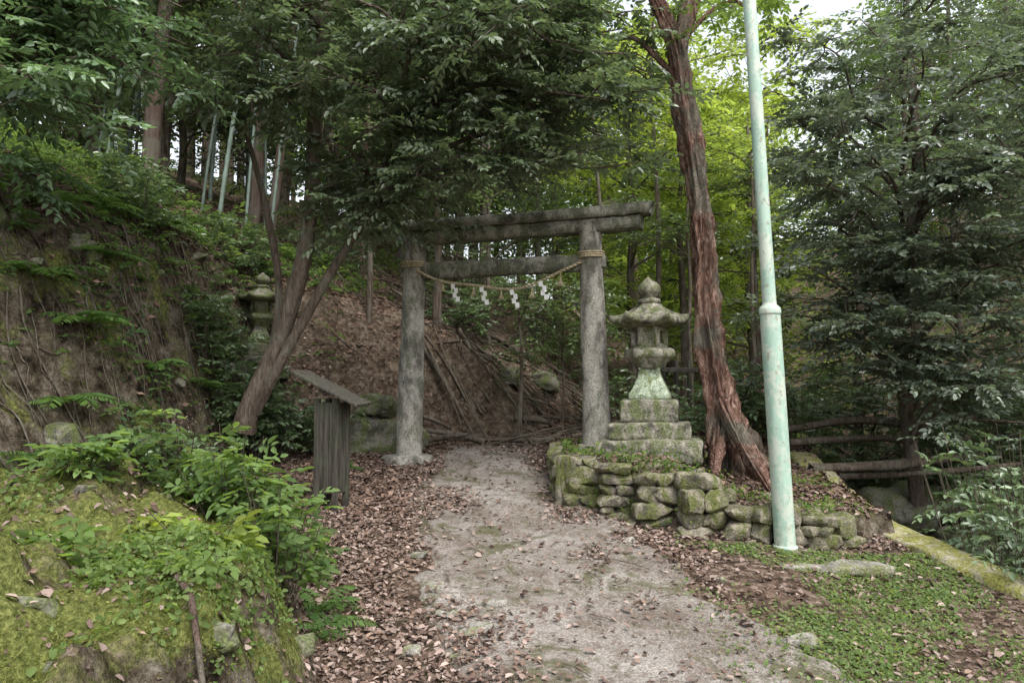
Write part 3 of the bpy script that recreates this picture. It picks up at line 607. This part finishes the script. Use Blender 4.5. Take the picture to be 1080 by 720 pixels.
# distant forest
g=G();w=G();rf=np.random.default_rng(77)
for k in range(115):
    y=rf.uniform(19,46);x=rf.uniform(-.95,.95)*y;z=float(H(x,y));u=x/y
    hmax=rf.uniform(9,14)
    if .2<u<.5: hmax=min(hmax,1.6+y*.42-z+rf.uniform(-1.5,1.2))
    if hmax<3:continue
    lean_=rf.normal(0,.4,2)
    tube(w,[(x,y,z-.3),(x+lean_[0]*.4,y,z+hmax*.4),(x+lean_[0],y+lean_[1],z+hmax*.95)],[.16,.12,.04],6,n=8)
    ncl=42;cz=rf.uniform(.12,1,ncl);rad=2.3*np.sin(np.pi*(.1+.85*cz))**.6
    a=rf.uniform(0,6.28,ncl);q=np.sqrt(rf.uniform(0,1,ncl));C0=np.stack([x+lean_[0]*cz+rad*q*np.cos(a),y+rad*q*np.sin(a),z+cz*hmax],1)
    m=62;P=(C0[:,None]+rf.normal(0,1,(ncl,m,3))*[.5,.5,.22]).reshape(-1,3)
    bright=rf.uniform(0,1)*(1.0 if .1<u<.5 else .35);c1=mixcol((.065,.10,.055),(.26,.34,.1),bright)
    Cc=np.tile(c1,(len(P),1))*np.repeat(rf.uniform(.6,1.4,ncl),m)[:,None]*rf.uniform(.75,1.25,(len(P),1))
    leaves4(g,P,rf.normal(0,1,(len(P),3))*[1,1,.5],np.array([0,0,1.])+rf.normal(0,.5,(len(P),3)),rf.uniform(.16,.28,len(P)),rf.uniform(.09,.15,len(P)),Cc)
e=empty('distant_forest',(0,30,4));g.build('forest_leaves',M_soft,e);w.build('forest_trunks',M_bark,e,True)
def shrub(name,x,y,h,wd,n,cfg,lm=M_soft,drp=.3):
    z=float(H(x,y));e=empty(name,(x,y,z));w=G();l=G();az=R.uniform(0,6.28,n);q=np.sqrt(R.uniform(0,1,n))
    B=np.stack([x+np.cos(az)*q*wd*.35,y+np.sin(az)*q*wd*.35,0*q],1);B[:,2]=H(B[:,0],B[:,1])-.02
    E=B+np.stack([np.cos(az)*q*wd*.65,np.sin(az)*q*wd*.65,h*R.uniform(.35,1,n)],1)
    prisms(w,B,E,.006,.003)
    rep=5;f=R.uniform(.35,1,(n,rep,1));O=(B[:,None]+(E-B)[:,None]*f).reshape(-1,3);a2=R.uniform(0,6.28,n*rep)
    D=np.stack([np.cos(a2),np.sin(a2),R.uniform(-.1,.7,n*rep)],1)
    sprays(l,O,D,droop=drp,stem=w,srad=.002,**cfg)
    w.build('stems',M_bark,e);l.build('leaves',lm,e)
SH=dict(n=7,L=.2,ll=.08,lw=.036,c1=(.09,.15,.062),c2=(.2,.285,.11))
for x,y,h,wd,n in[(-1.9,5.0,.65,.45,22),(-1.5,4.75,.65,.35,18),(-2.3,5.2,.55,.5,22),(-2.6,4.5,.25,.4,9),(-1.6,5.4,.65,.35,18),(-2.9,5.3,.4,.4,14)]:
    shrub('leafy_shrub',x,y,h,wd,n,SH)
shrub('broadleaf_plant',-1.75,4.3,.3,.3,6,dict(SH,n=5,L=.15,ll=.10,lw=.05,c1=(.15,.23,.06),c2=(.33,.38,.12)))
shrub('broadleaf_plant',-2.35,3.7,.22,.3,7,dict(SH,n=5,L=.16,ll=.09,lw=.05,c1=(.12,.18,.06),c2=(.2,.29,.1)))
shrub('broadleaf_plant',-1.5,3.6,.15,.25,6,dict(SH,n=5,L=.12,ll=.06,lw=.035,c1=(.12,.18,.06),c2=(.2,.29,.1)))
dks=dict(SH,ll=.09,lw=.042,c1=(.07,.11,.058),c2=(.15,.215,.095))
pal=dict(SH,c1=(.10,.15,.095),c2=(.23,.31,.175))
for x,y,h,wd,n,c in[(4.3,6.3,2.2,.8,80,pal),(4.9,6.9,2.2,.9,70,dks),(4.3,5.7,1.9,.7,70,pal),(3.9,10.2,1.6,.9,50,dks),(3.2,10.4,1.3,.7,34,dks),(2.2,10.2,.9,.7,30,dks),(4.9,10.6,2,1,50,dks),(6,8.5,1.6,1,60,dks),(5.4,7.6,1.4,.8,60,dks),(-3.3,7.4,.8,.6,22,dks),(-2.3,9.4,.8,.5,24,dks),(-4.4,8.6,.8,.6,24,dks),(1.7,11.8,1.4,1,40,dks),(-3,12,1.5,1,34,dks),(.9,14.2,1.6,1.1,40,dks),(-.6,14.6,1.6,1,40,dks),(6.2,10.8,2.5,1.2,60,dks),(-4.0,10.3,.8,.7,26,dks),(-5.0,9.5,.8,.7,26,dks),(-2.6,6.6,.5,.4,16,dks),(7.2,9.6,2,1.2,60,dks),(7.6,11.2,2.4,1.3,60,dks),(-3.0,9.1,1.3,.6,46,dks),(-3.3,9.0,1.2,.6,40,dks),(5.6,9.6,2.2,1,60,dks),(-3.7,9.0,1.1,.6,34,dks),(-.9,12.4,.9,.8,24,dks)]:
    shrub('undergrowth_shrub',x,y,h,wd,n,c,M_leaf)
def under(name,n,xr,yr,keep,cfg,lm,up=(.1,.9)):
    x=R.uniform(*xr,n);y=R.uniform(*yr,n);p=parts(x,y);k=keep(x,y,p)>R.uniform(0,1,n);x,y,z=x[k],y[k],p[0][k];m=len(x)
    a=R.uniform(0,6.28,m);g=G();sprays(g,np.stack([x,y,z+R.uniform(0,.25,m)],1),np.stack([np.cos(a),np.sin(a),R.uniform(*up,m)],1),stem=None,**cfg);g.build(name,lm)
under('undergrowth',7000,(-14,16),(9.5,26),lambda x,y,p:(p[5]>.5)*np.clip(.25+1.8*fbm(x*.6,y*.6,90)+.3*(x>4)+.2*(x<-3),.04,1)*np.where((np.abs(x)<2.2)&(y<13.8),.16,1),dict(n=9,L=.45,ll=.12,lw=.05,c1=(.06,.09,.045),c2=(.14,.2,.08),simple=True,droop=.3),M_soft)
under('bank_undergrowth',4200,(-7,-2.4),(4.5,12),lambda x,y,p:(p[1]>.1)*np.clip(.34+1.9*fbm(x*1.1,y*1.1,91),.04,1),dict(n=9,L=.26,ll=.075,lw=.034,c1=(.06,.10,.05),c2=(.14,.21,.08),droop=.4),M_soft,(-.1,.8))
under('stream_undergrowth',3200,(3.9,10),(5,13),lambda x,y,p:(p[3]>.2)*np.clip(.45+1.7*fbm(x*1.1,y*1.1,92),.04,1),dict(n=9,L=.34,ll=.09,lw=.042,c1=(.06,.095,.06),c2=(.14,.2,.105),droop=.4),M_leaf,(.1,1.2))
def fern(x,y,L=.5,n=9):
    z=float(H(x,y));g=G();w=G();az=np.linspace(0,6.28,n,endpoint=False)+R.uniform(0,1);D=np.stack([np.cos(az),np.sin(az),R.uniform(.45,.9,n)],1)
    sprays(g,np.tile([x,y,z],(n,1)),D,n=44,L=L,ll=L*.2,lw=L*.035,c1=(.09,.16,.06),c2=(.16,.26,.09),droop=.55,ang=78,taper=True,uj=.08,jit=.05,stem=w)
    e=empty('fern',(x,y,z));g.build('fronds',M_soft,e);w.build('stalks',M_bark,e)
for x,y,L in[(-1.28,5.1,.4),(-1.15,4.75,.32),(-1.6,5.6,.45),(-4.1,7.0,.7),(-4.4,6.8,.6),(-3.6,6.2,.55),(-3.4,5.6,.5),(-3.9,6.1,.5),(-3.0,6.8,.5),(-4.6,8,.6),(-3.2,5.0,.45),(3.9,6.9,.5),(4.3,7.9,.6),(4.0,5.9,.5),(1.2,9.6,.45),(2.0,9.4,.5),(-2.1,6.3,.4),(-2.4,7.6,.45),(-2.0,8.6,.4),(4.6,5.9,.6),(-4.7,7.4,.6),(-3.8,7.8,.5),(-5,6.6,.6),(-4.3,9.2,.6),(-3.6,8.6,.5),(-5.2,7.8,.6),(-4.9,8.6,.6),(-3.7,7.1,.55),(-4.0,6.6,.55),(-3.5,6.6,.45),(-4.3,7.6,.55)]: fern(x,y,L)
def scatter(name,n,fx,fy,keep,ll,lw,c1,c2,mt,flat,dz=0.0,simple=False,up=0):
    x=fx(n);y=fy(n);pr=parts(x,y);k=keep(x,y,pr)>R.uniform(0,1,n);x,y,z=x[k],y[k],pr[0][k];m=len(x)
    onp=(x>np.interp(y,*PL))&(x<np.interp(y,*PR))&(y<10.3);z=z+np.where(onp,.024,.005)+R.uniform(0,dz,m)
    e_=.05;nx_=-(H(x+e_,y)-H(x-e_,y))/(2*e_);ny_=-(H(x,y+e_)-H(x,y-e_))/(2*e_)
    N=nrm(np.stack([np.clip(nx_,-2,2),np.clip(ny_,-2,2),np.ones(m)],1))+R.normal(0,flat,(m,3))
    a=R.uniform(0,6.28,m);D=np.stack([np.cos(a),np.sin(a),np.zeros(m)],1);D=D-nrm(N)*np.sum(D*nrm(N),1,keepdims=True);D=nrm(D);D[:,2]+=up*R.uniform(.3,1.2,m)
    C=mixcol(c1,c2,R.uniform(0,1,(m,1))**1.5)*R.uniform(.65,1.2,(m,1));s=R.uniform(.4,1.4,m)
    g=G();(leaves4 if simple else leaves6)(g,np.stack([x,y,z],1),D,N,ll*s,lw*s*R.uniform(.7,1.4,m),C);return g.build(name,mt)
U=lambda a,b:(lambda n:R.uniform(a,b,n))
def kl(x,y,pr):
    z,d,mo,dd,mk,pd,dm=pr
    nz=fbm(x*1.6,y*1.1,51)
    dens=np.clip(.85*ss((pd+.38+.8*nz)/.6)+.06+.5*ss((nz-.06)/.3)*ss((pd+1.0)/.6),0,.92)
    dens=np.where((x>1.5)&(y<6.4)&(dd<0),.22+.5*fbm(x*1.5,y*1.5,50),dens)
    dens=dens*(1-.9*ss(mo/.2))*np.where((d>.0)&(d<1.6)&(y<10),.3,1)*np.where(mk>.5,.45,1)
    return dens*np.clip(.9+.8*fbm(x*1.3,y*1.3,52),.1,1.2)
scatter('fallen_leaves',80000,U(-3.6,4),U(2.2,10.4),kl,.045,.025,(.13,.088,.07),(.38,.30,.26),M_dry,.3,.02)
scatter('fallen_leaves',60000,U(-3.6,4),U(2.2,10.4),kl,.034,.018,(.10,.07,.055),(.30,.21,.16),M_dry,.4,.02)
scatter('fallen_leaves',90000,U(-9,7),U(7,16),lambda x,y,p:np.where(p[5]>0,.9,0)*np.where((p[1]>0)&(p[1]<1.6)&(y<10),.25,1),.07,.036,(.08,.052,.04),(.26,.18,.14),M_dry,.35,.03,simple=True)
scatter('ground_cover',30000,U(-3.8,-1.1),U(2.6,6),lambda x,y,p:ss(p[2]/.5)*np.clip(-.06+2.6*fbm(x*1.1,y*1.1,60)+.75*ss((y-3.8)/.5),0,1)*ss((p[6]-.1)/.3),.034,.02,(.12,.185,.06),(.25,.33,.135),M_soft,.4,.08,up=.6)
scatter('moss_clumps',80000,U(-3.8,-.95),U(2.2,5.5),lambda x,y,p:ss(p[2]/.3)*np.clip(.12+2.8*fbm(x*2.3,y*2.3,66),0,1),.014,.008,(.12,.14,.04),(.28,.29,.10),M_soft,.6,.005,simple=True,up=.9)
scatter('grass_patch',34000,U(1.2,3.7),U(3.4,6.3),lambda x,y,p:(p[3]<-.3)*np.clip(.08+2.8*(fbm(x*1.1+4,y*1.1,61)+.24)*ss((x-1.4-(5-y)*.2)/.6),0,1),.028,.014,(.13,.195,.075),(.26,.33,.15),M_soft,.4,.012,up=.5)
scatter('moss_tufts',12000,U(.5,3.2),U(6.2,9),lambda x,y,p:(p[4]>.3)*.9*np.clip(.4+1.8*fbm(x*2,y*2,62),0,1),.035,.018,(.09,.15,.045),(.2,.29,.09),M_soft,.5,.06,up=.7)
scatter('wall_plants',14000,U(.5,2.9),U(6.3,7.5),lambda x,y,p:np.clip(1-np.abs(y-np.interp(x,*YF))/.18,0,1)*np.clip(.35+2.6*fbm(x*2.6,y*2.6,63),0,1),.035,.02,(.09,.15,.045),(.2,.29,.09),M_soft,.6,.18,up=.4)
scatter('bank_plants',28000,U(-7,-2),U(4.5,13),lambda x,y,p:(p[1]>.05)*np.clip(2.5*(fbm(x*1.2,y*1.2,64)+.04),0,1),.045,.024,(.06,.10,.045),(.15,.22,.08),M_soft,.5,.12,up=.6)
# ---------------------------------------------------------------- light, camera
w=bpy.data.worlds.new('World');sc.world=w;w.use_nodes=True;nt=w.node_tree;bg=nt.nodes['Background']
sky=nt.nodes.new('ShaderNodeTexSky');sky.sky_type='NISHITA';sky.sun_disc=False;sky.sun_elevation=math.radians(58);sky.sun_rotation=math.radians(150);sky.dust_density=4;sky.air_density=1.2
hs=nt.nodes.new('ShaderNodeHueSaturation');hs.inputs['Saturation'].default_value=.3;hs.inputs['Value'].default_value=2.5;nt.links.new(sky.outputs[0],hs.inputs['Color']);nt.links.new(hs.outputs[0],bg.inputs[0]);bg.inputs[1].default_value=.15
ld=bpy.data.lights.new('sun','SUN');ld.energy=1.5;ld.angle=math.radians(25);ld.color=(1,.97,.91);lo=bpy.data.objects.new('sun',ld);sc.collection.objects.link(lo)
az=math.radians(150);el=math.radians(58);dv=Vector((math.sin(az)*math.cos(el),math.cos(az)*math.cos(el),math.sin(el)));lo.rotation_euler=dv.to_track_quat('Z','Y').to_euler()
cam=bpy.data.cameras.new('camera');cam.lens=26;cam.sensor_width=36;cam.clip_end=1000;co=bpy.data.objects.new('camera',cam);sc.collection.objects.link(co)
co.location=(0,0,1.6);co.rotation_euler=(math.radians(94),0,0);sc.camera=co
sc.view_settings.view_transform='Standard';sc.view_settings.look='None';sc.view_settings.exposure=0
print('faces',sum(len(m.polygons) for m in bpy.data.meshes))
